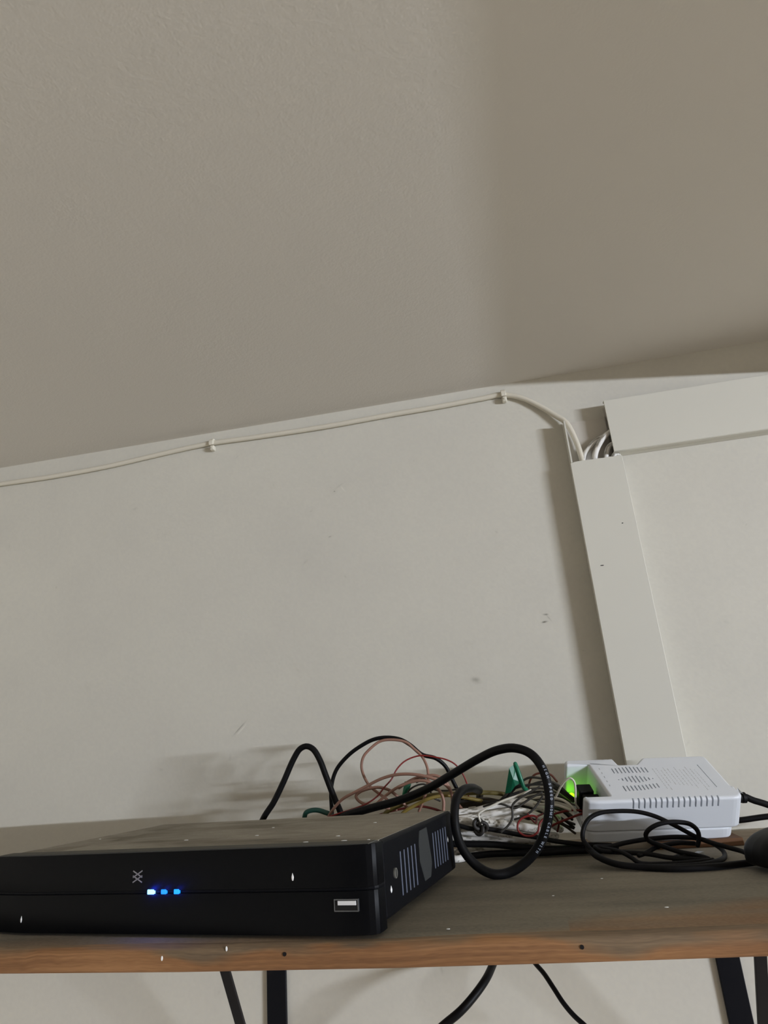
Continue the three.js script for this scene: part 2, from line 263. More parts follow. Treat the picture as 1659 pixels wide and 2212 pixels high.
{
  const t = thing('video_cable', 'thick black video cable with white lettering making the big loop beside the recorder', 'cable');
  part('jacket', tubeGeo(hdmiPts, 0.0043, 14, 10), black, t);
  const font = await new FontLoader().loadAsync('fonts/droid/droid_sans_bold.typeface.json');
  const c = curveOf(hdmiPts), side = new THREE.Vector3(0.42, 0.1, 0.9).normalize(), up = new THREE.Vector3(), letters = [];
  const txt = 'HIGH SPEED HDMI CABLE WITH', L = c.getLength(); let best = 0, bd = 9;
  const start = new THREE.Vector3(...hdmiPts[10]); for (let i = 0; i <= 2000; i++) { const dd = c.getPointAt(i / 2000).distanceTo(start); if (dd < bd) { bd = dd; best = i / 2000 * L; } }
  let s = best;
  for (const ch of txt) {
    if (ch !== ' ') {
      const g = new TextGeometry(ch, { font, size: 0.0025, depth: 0.00012, curveSegments: 3 });
      g.computeBoundingBox(); const w = g.boundingBox.max.x; g.translate(-w / 2, -0.00125, 0);
      const q = c.getPointAt(s / L), T = c.getTangentAt(s / L), n = side.clone().addScaledVector(T, -side.dot(T)).normalize(), b = n.clone().cross(T);
      g.applyMatrix4(new THREE.Matrix4().makeBasis(T, b, n).setPosition(q.addScaledVector(n, 0.0043))); letters.push(g);
    }
    s += 0.003;
  }
  part('printed_text', merge(letters), std(0x8d94a0, 0.5), t);
}
const pinkGroup = 'dusty pink wires behind the recorder';
cable('pink_wire', 'dusty pink wire in a long low arch from the recorder back to the white bundle', 'wire', 0.0017, pink,
  [[-0.2428,1.9391,0.13],[-0.234,1.9539,0.135],[-0.2175,1.9691,0.14],[-0.2005,1.9765,0.142],[-0.1862,1.9821,0.143],[-0.1678,1.9889,0.145],[-0.1517,1.9919,0.146],[-0.136,1.9918,0.147],[-0.1211,1.9894,0.148],[-0.1073,1.9851,0.148],[-0.0984,1.9806,0.147],[-0.0921,1.9735,0.14],[-0.0895,1.9635,0.13],[-0.0833,1.9517,0.12],[-0.0766,1.9423,0.112],[-0.0678,1.9358,0.105],[-0.0535,1.9286,0.09]], pinkGroup);
cable('pink_wire', 'dusty pink wire curled in a small flat loop low behind the recorder', 'wire', 0.0017, pink,
  [[-0.144,1.9551,0.125],[-0.1544,1.9689,0.13],[-0.1622,1.9755,0.132],[-0.173,1.9793,0.134],[-0.1838,1.979,0.135],[-0.1951,1.9764,0.137],[-0.2004,1.9724,0.139],[-0.1982,1.9679,0.14],[-0.1909,1.9631,0.14],[-0.1796,1.9609,0.14],[-0.1637,1.9567,0.135]], pinkGroup);
cable('pink_wire', 'dusty pink wire in the tall round loop against the thin black cable', 'wire', 0.0016, pink,
  [[-0.1581,1.9531,0.12],[-0.1676,1.9645,0.12],[-0.1797,1.9738,0.12],[-0.1884,1.9813,0.119],[-0.1947,1.9924,0.118],[-0.1971,2.0029,0.117],[-0.1943,2.0136,0.116],[-0.1853,2.0224,0.115],[-0.1736,2.0295,0.114],[-0.162,2.0308,0.114],[-0.1418,2.0266,0.114],[-0.1314,2.0174,0.114],[-0.1241,2.0102,0.115],[-0.1187,1.9995,0.117],[-0.117,1.9894,0.12],[-0.1177,1.9807,0.125],[-0.1224,1.9661,0.125],[-0.1316,1.9506,0.12]], pinkGroup);
cable('pink_wire', 'dusty pink wire in the flattest arch, ending upright beside the yellow wires', 'wire', 0.0017, pink,
  [[-0.1843,1.9554,0.14],[-0.177,1.9619,0.142],[-0.1644,1.9706,0.145],[-0.1516,1.9777,0.147],[-0.1399,1.9819,0.148],[-0.1278,1.9841,0.149],[-0.1166,1.9834,0.15],[-0.1076,1.979,0.15],[-0.1011,1.9709,0.15],[-0.0984,1.9627,0.15],[-0.0994,1.9524,0.15],[-0.1014,1.9385,0.15]], pinkGroup);
cable('pink_wire', 'dusty pink wire doubling the top of the low arch under the video cable', 'wire', 0.0017, pink,
  [[-0.151,1.9771,0.13],[-0.1402,1.9826,0.133],[-0.1296,1.9865,0.136],[-0.119,1.9878,0.138],[-0.1081,1.9882,0.139],[-0.0999,1.9852,0.139],[-0.094,1.9783,0.137],[-0.0908,1.9686,0.132],[-0.0915,1.9545,0.125]], pinkGroup);
cable('red_wire', 'thin red wire arching from the recorder back over to the right', 'wire', 0.0009, red,
  [[-0.2364,1.9516,0.15],[-0.2254,1.9543,0.15],[-0.2061,1.9585,0.15],[-0.187,1.9637,0.145],[-0.1746,1.9709,0.14],[-0.1674,1.979,0.135],[-0.1595,1.9866,0.13],[-0.1528,1.9971,0.126],[-0.1444,2.0046,0.123],[-0.1334,2.0089,0.12],[-0.1224,2.0101,0.119],[-0.1057,2.0068,0.118],[-0.0946,2.0035,0.117],[-0.085,1.9977,0.116],[-0.0778,1.987,0.113],[-0.0742,1.9744,0.108],[-0.0748,1.9614,0.1]]);
cable('green_sleeve', 'dark green rubber sleeve bent in a short hook behind the recorder', 'sleeve', 0.0028, greenSleeve,
  [[-0.2701,1.9419,0.12],[-0.2675,1.9528,0.125],[-0.2654,1.9568,0.126],[-0.2593,1.959,0.127],[-0.251,1.9591,0.128],[-0.2421,1.9568,0.13],[-0.2338,1.9531,0.132],[-0.2305,1.9409,0.13]]);
cable('yellow_wire', 'thicker olive yellow wire running behind the video cable towards the green tape', 'wire', 0.0026, olive,
  [[-0.1756,1.9467,0.12],[-0.1676,1.9528,0.122],[-0.1524,1.9583,0.122],[-0.1354,1.9631,0.12],[-0.1187,1.9658,0.117],[-0.1039,1.9661,0.113],[-0.0804,1.9652,0.106],[-0.0592,1.9644,0.1],[-0.0388,1.9618,0.095],[-0.023,1.9565,0.09],[-0.003,1.9465,0.08]]);
cable('yellow_wire', 'yellow wire just below the olive one behind the recorder corner', 'wire', 0.002, yellow,
  [[-0.1527,1.9464,0.135],[-0.1457,1.9523,0.135],[-0.1338,1.9577,0.133],[-0.1171,1.9637,0.13],[-0.1066,1.9653,0.127],[-0.0959,1.9653,0.123],[-0.0799,1.9618,0.115],[-0.0603,1.9555,0.1]]);
cable('brown_wire', 'brown wire crossing under the yellow wires at the recorder corner', 'wire', 0.0014, redDark,
  [[-0.1804,1.9484,0.11],[-0.1662,1.9516,0.11],[-0.1466,1.954,0.11],[-0.1301,1.9545,0.11],[-0.1141,1.9506,0.11],[-0.1037,1.9461,0.11]]);
cable('dark_wire', 'dark thin wire curling below the pink arches behind the video cable', 'wire', 0.0011, greyWire,
  [[-0.1484,1.9591,0.11],[-0.144,1.9714,0.11],[-0.1363,1.9765,0.11],[-0.125,1.9783,0.11],[-0.1122,1.9713,0.108],[-0.099,1.9693,0.106],[-0.0856,1.9697,0.102],[-0.0704,1.9648,0.095]]);
cable('dark_wire', 'dark thin wire hooked above the yellow wires behind the video cable', 'wire', 0.0011, greyWire,
  [[-0.1334,1.9807,0.108],[-0.1248,1.9843,0.108],[-0.1212,1.981,0.108],[-0.118,1.9696,0.107],[-0.1162,1.9633,0.105],[-0.109,1.9584,0.1]]);
single('green_tape', (() => { const pts = [[-0.1483,1.9826,0.105],[-0.1407,1.98,0.105],[-0.1445,1.9693,0.108],[-0.1521,1.9668,0.11]]; const g = new THREE.BufferGeometry(), v = pts.map(p => new THREE.Vector3(...p)), n = new THREE.Vector3(0, 0.1, 0.0012);
  const mid = v[0].clone().add(v[1]).add(v[2]).add(v[3]).multiplyScalar(0.25).add(new THREE.Vector3(0, 0, 0.003)), back = v.map(p => p.clone().add(new THREE.Vector3(0, 0, -0.003))), P = [...v, mid, ...back].flatMap(p => [p.x, p.y, p.z]);
  g.setAttribute('position', new THREE.Float32BufferAttribute(P, 3)); g.setIndex([0, 4, 1, 1, 4, 2, 2, 4, 3, 3, 4, 0, 0, 1, 5, 5, 1, 6, 1, 2, 6, 6, 2, 7, 2, 3, 7, 7, 3, 8, 3, 0, 8, 8, 0, 5, 5, 6, 7, 5, 7, 8]); const f = g.toNonIndexed(); f.computeVertexNormals(); worldUV(f); return f; })(),
  greenTape, 'small scrap of dark green tape among the pink wires', 'tape');

// the dirty white bundle
const bundle = 'dirty white cables lying in the bundle';
cable('white_cable', 'dirty white cable along the top of the bundle behind the big loop', 'cable', 0.0040, dirtyWhite, [[-0.117,1.9416,0.135],[-0.0877,1.9466,0.13],[-0.0647,1.9479,0.128],[-0.049,1.9506,0.125],[-0.0333,1.9524,0.123],[-0.0151,1.9539,0.12],[0.0045,1.9471,0.115],[0.0231,1.9327,0.105]], bundle);
cable('white_cable', 'dirty white cable second from the top of the bundle', 'cable', 0.0040, dirtyWhite, [[-0.1115,1.9367,0.141],[-0.0854,1.9407,0.139],[-0.0622,1.9425,0.137],[-0.0416,1.9445,0.136],[-0.0163,1.945,0.131],[0.0052,1.9358,0.121],[0.0237,1.9225,0.111]], bundle);
cable('white_cable', 'brightest white cable stub angled down in the middle of the bundle', 'cable', 0.0045, dirtyWhite, [[-0.0618,1.9373,0.145],[-0.0499,1.9361,0.145],[-0.04,1.9347,0.145],[-0.0206,1.9314,0.145],[-0.0015,1.9272,0.145]], bundle);
cable('white_cable', 'white cable left of the bright stub, close to the recorder corner', 'cable', 0.0040, dirtyWhite, [[-0.116,1.9379,0.145],[-0.0869,1.94,0.145],[-0.0747,1.9398,0.145],[-0.0619,1.9391,0.14],[-0.0423,1.9393,0.135],[-0.0221,1.9396,0.13]], bundle);
cable('white_cable', 'white cable just below the dark cord at the left of the bundle', 'cable', 0.0040, dirtyWhite, [[-0.1129,1.93,0.135],[-0.0871,1.9291,0.135],[-0.0694,1.9264,0.135],[-0.0519,1.9248,0.133],[-0.0324,1.9197,0.13]], bundle);
cable('white_cable', 'clean white cable lying straight near the bottom of the bundle', 'cable', 0.0042, dirtyWhite, [[-0.1196,1.9223,0.13],[-0.087,1.9202,0.13],[-0.0655,1.9191,0.13],[-0.0428,1.9179,0.13],[-0.0179,1.9165,0.125],[0.0068,1.9133,0.12]], bundle);
cable('white_cable', 'grimy white cable on the shelf to the right of the bundle', 'cable', 0.0040, dirtyWhite, [[-0.0421,1.9105,0.105],[-0.0239,1.911,0.105],[-0.0035,1.91,0.105],[0.0161,1.9053,0.105],[0.0399,1.904,0.1208]], bundle);
cable('white_cable', 'lowest white cable lying on the shelf behind the big loop', 'cable', 0.0040, dirtyWhite, [[-0.1234,1.9044,0.115],[-0.0943,1.905,0.115],[-0.0768,1.9051,0.105],[-0.0509,1.9041,0.1],[-0.0249,1.904,0.1048]], bundle);
cable('white_cable', 'white cable deep in the bundle behind the others', 'cable', 0.0040, dirtyWhite, [[-0.1045,1.9437,0.105],[-0.0616,1.9432,0.105],[-0.0302,1.9415,0.1],[-0.0043,1.9381,0.095],[0.0198,1.9246,0.09]], bundle);
cable('white_cable', 'white cable crossing low behind the bright stub', 'cable', 0.0040, dirtyWhite, [[-0.0834,1.9314,0.115],[-0.0526,1.9265,0.115],[-0.0274,1.9214,0.115],[-0.0074,1.9187,0.113],[0.0176,1.9157,0.11]], bundle);
cable('white_cable', 'short grimy white cable showing between recorder and big loop', 'cable', 0.0038, dirtyWhite, [[-0.104,1.9051,0.145],[-0.0906,1.904,0.1534],[-0.0822,1.904,0.147],[-0.0695,1.9048,0.135]], bundle);
cable('black_cable', 'black cord tied across the white bundle towards the power supply', 'cable', 0.0024, blackSoft, [[-0.0963,1.9425,0.155],[-0.0853,1.9373,0.155],[-0.0697,1.9328,0.155],[-0.0598,1.9326,0.154],[-0.0406,1.9287,0.152],[-0.0216,1.9239,0.15],[-0.0026,1.92,0.148],[0.0161,1.9151,0.145],[0.0441,1.9106,0.145],[0.0702,1.9111,0.165]]);
cable('black_cable', 'thicker black cord lying straight below the white bundle', 'cord', 0.0034, blackSoft, [[-0.1076,1.919,0.145],[-0.0834,1.9173,0.145],[-0.0527,1.9151,0.143],[-0.0235,1.9111,0.141],[0.0053,1.9073,0.139],[0.0488,1.906,0.135],[0.0772,1.905,0.135]]);
cable('black_cable', 'black cord on the shelf in the shade under the white bundle', 'cord', 0.0034, black, [[-0.0788,1.9049,0.145],[-0.0537,1.906,0.145],[-0.0291,1.9057,0.145],[-0,1.9048,0.145],[0.0336,1.905,0.145],[0.0619,1.9045,0.145]]);
single('cable_tie', (() => { const p = [[-0.0609,1.9344,0.157]][0], g = new THREE.TorusKnotGeometry(0.005, 0.0022, 60, 6, 2, 3); g.translate(...p); return g; })(), charcoal, 'dark knotted tie around the left of the white bundle', 'tie');

// loose thin wires between bundle and power supply
const fan = 'thin dark wires fanning into the power supply';
const fanPts = [
  ['uppermost', [[-0.0246,1.9623,0.1],[-0.0124,1.973,0.11],[-0.0023,1.9776,0.115],[0.0099,1.9765,0.12],[0.0211,1.9724,0.12],[0.0303,1.9665,0.12],[0.0381,1.9579,0.12],[0.0457,1.9516,0.118]]],
  ['second highest', [[-0.0306,1.9577,0.1],[-0.0166,1.9694,0.11],[-0.0051,1.9693,0.113],[0.0072,1.9721,0.116],[0.0161,1.9726,0.118],[0.0277,1.9651,0.118],[0.0366,1.9573,0.118],[0.045,1.9501,0.117]]],
  ['third highest', [[-0.0391,1.9543,0.1],[-0.0241,1.9656,0.105],[-0.0104,1.969,0.11],[0.0054,1.97,0.112],[0.018,1.9679,0.114],[0.0297,1.9609,0.115],[0.043,1.9491,0.115]]],
  ['middle', [[-0.034,1.9542,0.09],[-0.0167,1.9618,0.1],[-0.0004,1.9651,0.105],[0.014,1.9644,0.108],[0.027,1.9588,0.11],[0.0431,1.9478,0.11]]],
  ['third lowest', [[-0.037,1.9519,0.09],[-0.0201,1.9571,0.1],[-0.001,1.9612,0.105],[0.0135,1.9609,0.107],[0.029,1.9547,0.108],[0.0443,1.9462,0.11]]],
  ['second lowest', [[-0.0294,1.9489,0.09],[-0.0125,1.9546,0.1],[0.0037,1.9579,0.104],[0.0166,1.9572,0.106],[0.0311,1.9517,0.108],[0.0465,1.9442,0.11]]],
  ['lowest', [[-0.0354,1.9454,0.085],[-0.0186,1.9492,0.095],[-0.0021,1.9535,0.1],[0.0161,1.9532,0.103],[0.0333,1.9489,0.105],[0.0482,1.9422,0.11]]]];
fanPts.forEach(([n, p], i) => cable('dark_wire', n + ' of the thin dark wires fanning from the bundle into the power supply', 'wire', [0.0013, 0.0012, 0.0014, 0.0012, 0.0013, 0.0012, 0.0012][i], [greyWire, charcoal, greyWire, greyLight, greyWire, greyLight, charcoal][i], p, fan));
cable('dark_wire', 'thin dark wire dropping from the fan down across the white bundle', 'wire', 0.0012, greyWire, [[0.0072,1.9697,0.157],[-0.006,1.9641,0.157],[-0.0165,1.9592,0.157],[-0.0238,1.9532,0.157],[-0.0254,1.9416,0.158],[-0.0313,1.9338,0.158],[-0.0389,1.9285,0.159]]);
cable('dark_wire', 'thin dark wire curling down beside the dropping one over the bundle', 'wire', 0.0012, greyWire, [[0.0088,1.964,0.155],[-0.0016,1.96,0.155],[-0.0112,1.9551,0.155],[-0.0217,1.9503,0.156],[-0.033,1.9546,0.156],[-0.0419,1.9563,0.153],[-0.0553,1.9531,0.145]]);
cable('dark_wire', 'thin dark wire slanting steeply behind the big loop, right of the drop', 'wire', 0.0012, greyWire, [[0.0093,1.9599,0.15],[0.0022,1.952,0.15],[-0.0046,1.9461,0.151],[-0.0142,1.9412,0.151],[-0.0234,1.9389,0.15]]);
cable('dark_wire', 'dark wire running level from recorder corner under the green tape', 'wire', 0.0016, charcoal, [[-0.0901,1.9558,0.1],[-0.071,1.9567,0.1],[-0.0525,1.9536,0.1],[-0.0363,1.9551,0.1],[-0.0222,1.9607,0.1],[-0.0058,1.9641,0.1]]);
cable('dark_wire', 'dark matted wire just below the yellow wires beside the big loop', 'wire', 0.0026, grime, [[-0.0915,1.9526,0.09],[-0.0747,1.9551,0.09],[-0.0555,1.956,0.09],[-0.0371,1.9517,0.088],[-0.0184,1.9509,0.085]]);
cable('grey_wire', 'dusty grey wire sweeping under the olive wire to the dark tangle', 'wire', 0.0022, grime, [[-0.0908,1.9486,0.085],[-0.0728,1.9511,0.085],[-0.051,1.9503,0.085],[-0.0291,1.9518,0.083],[-0.0031,1.9455,0.08],[0.022,1.9347,0.075]]);
const tangle = 'dark tangled wires right of the bundle';
for (let k = 0; k < 7; k++) {
  const o = (k - 3) * 5, q = [[-0.0246,1.9458,0.08],[-0.0092,1.9404,0.085],[0.0042,1.942,0.09],[0.0166,1.9374,0.09],[0.0287,1.9307,0.088],[0.0405,1.923,0.085]].map(([x, y, z], i) => [x + 0.003 * (rnd() - 0.5), y + 0.0028 * (k - 3) + 0.006 * (rnd() - 0.5), z + 0.012 * (rnd() - 0.5)]);
  cable('tangled_wire', ['lowest', 'second lowest', 'third lowest', 'middle', 'third highest', 'second highest', 'topmost'][k] + ' dark grimy wire in the tangle between the big loop and the power supply', 'wire', 0.0013 + 0.0004 * rnd(), [grime, greyWire, charcoal][k % 3], q, tangle);
}
cable('red_wire', 'red wire looped in a ring over the right end of the bright stub', 'wire', 0.0011, red, [[0.0003,1.9408,0.16],[-0.0038,1.9424,0.16],[-0.0147,1.9408,0.16],[-0.0203,1.9358,0.161],[-0.0211,1.9296,0.161],[-0.0161,1.9245,0.161],[-0.0066,1.9235,0.161],[-0.0008,1.9271,0.16],[0.0023,1.9347,0.158],[0.01,1.9402,0.155]]);
cable('red_wire', 'short red wire kinked at the top of the red ring', 'wire', 0.001, redDark, [[-0.0089,1.9442,0.157],[-0.0049,1.9378,0.158],[-0.0015,1.9349,0.158],[0.0003,1.9405,0.157],[0.0066,1.9431,0.155]]);
cable('red_wire', 'upper bright red wire running from the loop into the power supply', 'wire', 0.0012, red, [[0.0027,1.9343,0.11],[0.0182,1.9392,0.125],[0.0289,1.9418,0.13],[0.0396,1.9431,0.135],[0.0492,1.9416,0.135],[0.0558,1.938,0.13]]);
cable('red_wire', 'lower red wire slanting up from the tangle into the power supply', 'wire', 0.0012, red, [[0.0032,1.9211,0.11],[0.0139,1.9268,0.12],[0.0248,1.9319,0.13],[0.0354,1.9355,0.135],[0.0446,1.9384,0.137],[0.0538,1.94,0.135]]);
cable('red_wire', 'dark red wire dipping under the upper red one beside the loop', 'wire', 0.0011, redDark, [[0.017,1.9397,0.12],[0.0211,1.9345,0.122],[0.0227,1.9289,0.122],[0.0201,1.9214,0.12]]);
cable('brown_wire', 'rust brown wire arched highest over the dark fan of wires', 'wire', 0.0012, brownWire, [[-0.0057,1.9611,0.1],[-0.0043,1.9671,0.102],[-0.0011,1.975,0.105],[0.0049,1.9802,0.107],[0.0124,1.9812,0.108],[0.0225,1.9786,0.108],[0.0281,1.9713,0.108]]);
cable('white_wire', 'thin white wire in an upright hook before the green glow', 'wire', 0.0011, whiteWire, [[0.0174,1.9509,0.13],[0.023,1.9574,0.14],[0.0308,1.9692,0.15],[0.0358,1.9743,0.155],[0.0409,1.9763,0.157],[0.0442,1.9729,0.157],[0.0444,1.965,0.156],[0.0427,1.9545,0.154],[0.0427,1.9497,0.15],[0.0452,1.9455,0.145]]);
cable('white_wire', 'white wire pair strand running right into the red plug', 'wire', 0.0014, whiteWire, [[-0.0019,1.9561,0.115],[0.0108,1.9574,0.13],[0.0219,1.9565,0.14],[0.0307,1.9539,0.142],[0.0372,1.9484,0.142],[0.0416,1.9427,0.142]]);
cable('white_wire', 'lower white wire running right over the red wires', 'wire', 0.0014, whiteWire, [[-0.0077,1.9516,0.115],[0.0048,1.9503,0.125],[0.0146,1.9501,0.135],[0.0241,1.949,0.14],[0.031,1.9465,0.142],[0.0364,1.9439,0.142]]);
cable('white_wire', 'white wire sweeping over the bundle and hooked down to the tie', 'wire', 0.0011, whiteWire, [[-0.0026,1.9667,0.15],[-0.0161,1.9626,0.153],[-0.0314,1.959,0.155],[-0.047,1.9537,0.157],[-0.0564,1.9498,0.159],[-0.0607,1.947,0.16],[-0.0603,1.9419,0.16],[-0.0584,1.9373,0.16]]);
cable('grey_wire', 'pale grey wire lying just above the white pair at the power supply', 'wire', 0.0012, greyLight, [[0.0207,1.9528,0.115],[0.0305,1.9517,0.12],[0.0421,1.9476,0.125],[0.0522,1.9445,0.128]]);

// folded green tape on the wires
{
  const t = thing('green_tape_flag', 'folded green tape flag standing up from the wires beside the big loop', 'tape');
  const f = [[-0.0163,1.9935,0.118],[-0.023,1.9896,0.122],[-0.0316,1.9627,0.114],[-0.0252,1.9635,0.117],[-0.019,1.9701,0.12],[-0.0118,1.9734,0.118],[-0.0142,1.9899,0.118]];
  const vs = f.map(p => new THREE.Vector3(...p)), n = vs.length, th = 0.0012, pos = [], idx = [];
  const cen = vs.reduce((a, b) => a.add(b), new THREE.Vector3()).multiplyScalar(1 / n).add(new THREE.Vector3(0, 0, 0.004));
  for (const s of [1, -1]) { vs.forEach(p => pos.push(p.x, p.y, p.z + s * th)); pos.push(cen.x, cen.y, cen.z + s * th); }
  for (let i = 0; i < n; i++) { const j = (i + 1) % n, B = n + 1; idx.push(i, j, n, B + j, B + i, B + n, i, B + i, j, j, B + i, B + j); }
  const g = new THREE.BufferGeometry(); g.setAttribute('position', new THREE.Float32BufferAttribute(pos, 3)); g.setIndex(idx); const ff = g.toNonIndexed(); ff.computeVertexNormals();
  part('sheet', ff, greenTape, t);
  part('rolled_edge', tubeGeo([[-0.0157,1.9935,0.119],[-0.0136,1.9859,0.12],[-0.0114,1.976,0.12],[-0.0095,1.9674,0.118],[-0.0073,1.9652,0.115]], 0.0024), greenTape, t);
}

// ------------------------------------------------------------------ the video recorder
{
  const t = thing('video_recorder', 'black dusty video recorder with three blue lights at the shelf edge', 'recorder', [-0.267,1.9,0.3087], -0.1461);
  const W = 0.3395, D = 0.2213, H = 0.052, B = 0.006, hw = W / 2, hd = D / 2, top = B + H;
  const hl = hw + 0.011, bez = 0.02;                                   // depth of the plastic front
  part('chassis', rbox(-hl + 0.009, hw, B, top - 0.0001, -hd, hd - bez, 0.003), deviceSide, t);
  // dusty lid, thin, slightly rounded at the corners
  part('top_cover', worldUV(box(-hl + 0.0115, hw - 0.0028, top - 0.0024, top, -hd + 0.0025, hd - bez + 0.0005), 2.4, 2.4, 0.3, 0.3), dust, t);
  // front of two bands with a groove between; its ends turn back a little
  const outline = (inset, zf) => { const s = new THREE.Shape(); s.moveTo(-hl, -(hd - bez)); s.lineTo(-hl, -(hd - 0.007 - inset)); s.lineTo(-hl + 0.004, -(hd - 0.0035 - inset)); s.lineTo(-0.136, -(hd - inset)); for (const [x, k] of [[0.131, 0], [0.142, 0.0003], [0.151, 0.0009], [0.158, 0.0019], [0.1635, 0.0033], [0.1672, 0.0052], [0.1692, 0.0076], [hw, 0.011]]) s.lineTo(x, -(hd - k - inset)); s.lineTo(hw, -(hd - bez)); s.closePath(); return s; };
  const band = (y0, y1, inset) => { const g = new THREE.ExtrudeGeometry(outline(inset), { depth: y1 - y0 - 0.0016, bevelEnabled: true, bevelSize: 0.0006, bevelThickness: 0.0008, bevelSegments: 2, bevelOffset: -0.0006 }); g.rotateX(-Math.PI / 2); g.translate(0, y0 + 0.0008, 0); return toCreasedNormals(g, 0.35); };
  part('front_panel_upper', band(0.0308, top - 0.0004, 0), deviceBlack, t);
  part('front_panel_lower', band(0.0018, 0.0288, 0), deviceBlack, t);
  part('seam', band(0.0283, 0.0313, 0.0016), deviceSide, t);
  part('dusty_rim', box(-hl + 0.004, hw - 0.004, top - 0.0006, top + 0.0001, hd - bez, hd - 0.0045), dustDark, t);
  const led = (x, e, w) => {
    const l = part('status_led', rbox(x - w, x + w, 0.0284, 0.0318, hd - 0.002, hd + 0.0004, 0.0006), new THREE.MeshStandardMaterial({ color: 0x0a1a60, emissive: e > 6 ? 0x5aa0ff : 0x0f86ff, emissiveIntensity: e, roughness: 0.3 }), t);
    const p = new THREE.PointLight(0x1238ff, e > 6 ? 0.00045 : 0.00013); p.position.set(x, 0.0301, hd + 0.003); p.castShadow = true; p.shadow.radius = 0.1; t.add(p); return l;
  };
  led(-0.0144, 7, 0.0031); led(-0.0026, 1.6, 0.0024); led(0.009, 2.0, 0.0024);
  // printed mark: two crossed strokes, one above the other
  const mark = [], stroke = (x0, y0, x1, y1) => { const L = Math.hypot(x1 - x0, y1 - y0), g = new THREE.BoxGeometry(L, 0.00085, 0.0002); g.rotateZ(Math.atan2(y1 - y0, x1 - x0)); g.translate((x0 + x1) / 2, (y0 + y1) / 2, hd + 0.00015); mark.push(g); };
  const mx = -0.0272, my = 0.0408, a = 0.0043;
  stroke(mx - a, my + 0.0040, mx + a, my - 0.0006); stroke(mx + a, my + 0.0040, mx - a, my - 0.0006);
  stroke(mx - a, my + 0.0006, mx + a, my - 0.0040); stroke(mx + a, my + 0.0006, mx - a, my - 0.0040);
  part('printed_mark', merge(mark), greyPrint, t);
  // usb socket
  const u = part('usb_socket', merge([box(0.1395, 0.1565, 0.0236, 0.0242, hd - 0.004, hd + 0.0003), box(0.1395, 0.1565, 0.0166, 0.0172, hd - 0.004, hd + 0.0003), box(0.1389, 0.1395, 0.0166, 0.0242, hd - 0.004, hd + 0.0003), box(0.1565, 0.1571, 0.0166, 0.0242, hd - 0.004, hd + 0.0003)]), usbMetal, t);
  part('usb_opening', box(0.1395, 0.1565, 0.0172, 0.0236, hd - 0.001, hd + 0.00015), std(0x050506, 0.8), t);
  part('usb_tongue', box(0.142, 0.1555, 0.0206, 0.0232, hd - 0.001, hd + 0.0009), usbPlastic, t);
  // right side: louvres, embossed plate, screw
  for (const [z0, z1, n, y0, y1] of [[0.0525, 0.0150, 5, 0.0150, 0.0448], [-0.0395, -0.0825, 6, 0.0180, 0.0462]])
    for (let i = 0; i < n; i++) { const z = z0 + (z1 - z0) * i / (n - 1); part('vent_slat', box(hw - 0.0005, hw + 0.0003, y0, y1, z - 0.0010, z + 0.0010), steelBlue, t); }
  { const pl = [[-0.0003,0.0523],[-0.0213,0.0527],[-0.0259,0.0367],[-0.0289,0.0247],[-0.0224,0.0147],[-0.0056,0.0145],[0.0041,0.0299],[0.0035,0.0444]], s = new THREE.Shape(pl.map(([z, y]) => new THREE.Vector2(-z, y)));
    const g = new THREE.ExtrudeGeometry(s, { depth: 0.0006, bevelEnabled: true, bevelSize: 0.0004, bevelThickness: 0.0003, bevelSegments: 1 }); g.rotateY(Math.PI / 2); g.translate(hw - 0.0003, 0, 0); part('embossed_plate', g, std(0x2b2d2c, 0.85), t); }
  const sc = new THREE.CylinderGeometry(0.0036, 0.0036, 0.0014, 16); sc.rotateZ(Math.PI / 2); sc.translate(hw + 0.0004, 0.0325, 0.0675); const screw = part('screw', sc, screwMat, t);
  part('screw_slot', box(hw + 0.0009, hw + 0.0012, 0.0300, 0.0350, 0.0669, 0.0681), std(0x1a1a18, 0.8), screw);
  // white paint drips
  const dropGeo = (() => { const g = new THREE.SphereGeometry(1, 10, 10), p = g.attributes.position; for (let i = 0; i < p.count; i++) { const y = p.getY(i), k = y > 0 ? 1 - 0.75 * y : 1; p.setX(i, p.getX(i) * k); p.setZ(i, p.getZ(i) * k); } g.computeVertexNormals(); return g; })();
  for (const [x, y] of [[0.1073,0.0385],[-0.1403,0.0116]]) { const d = part('paint_drip', dropGeo, whitePaint, t); d.scale.set(0.00095, 0.0026, 0.0005); d.position.set(x, y, hd + (Math.abs(x) > 0.136 ? -0.0004 : 0.0001)); }
  for (const [z, y] of [[0.0778,0.0238],[-0.0888,0.0346]]) { const d = part('paint_drip', dropGeo, whitePaint, t); d.scale.set(0.0005, 0.0024, 0.0016); d.position.set(hw + 0.0001, y, z); }
  const flat = new THREE.SphereGeometry(1, 8, 6);
  for (const [x, z] of [[-0.0288,0.0469],[0.0342,0.0344],[-0.153,0.0118],[0.1215,0.0595],[0.1392,0.0975],[0.1202,-0.0271],[0.0186,-0.0227],[0.1588,0.1464],[0.1076,0.1042]]) { const d = part('paint_speck', flat, whitePaint, t), r = 0.0006 + 0.0008 * rnd(); d.scale.set(r * 2, 0.0003, r); d.position.set(x, top + 0.0001, Math.min(z, hd - bez - 0.002)); }
  for (const sx of [-1, 1]) for (const sz of [-1, 1]) { const g = new THREE.CylinderGeometry(0.008, 0.007, B + 0.001, 16); g.translate(sx * (hw - 0.025), (B + 0.001) / 2, sz * (hd - 0.035)); part('rubber_foot', g, blackSoft, t); }
}

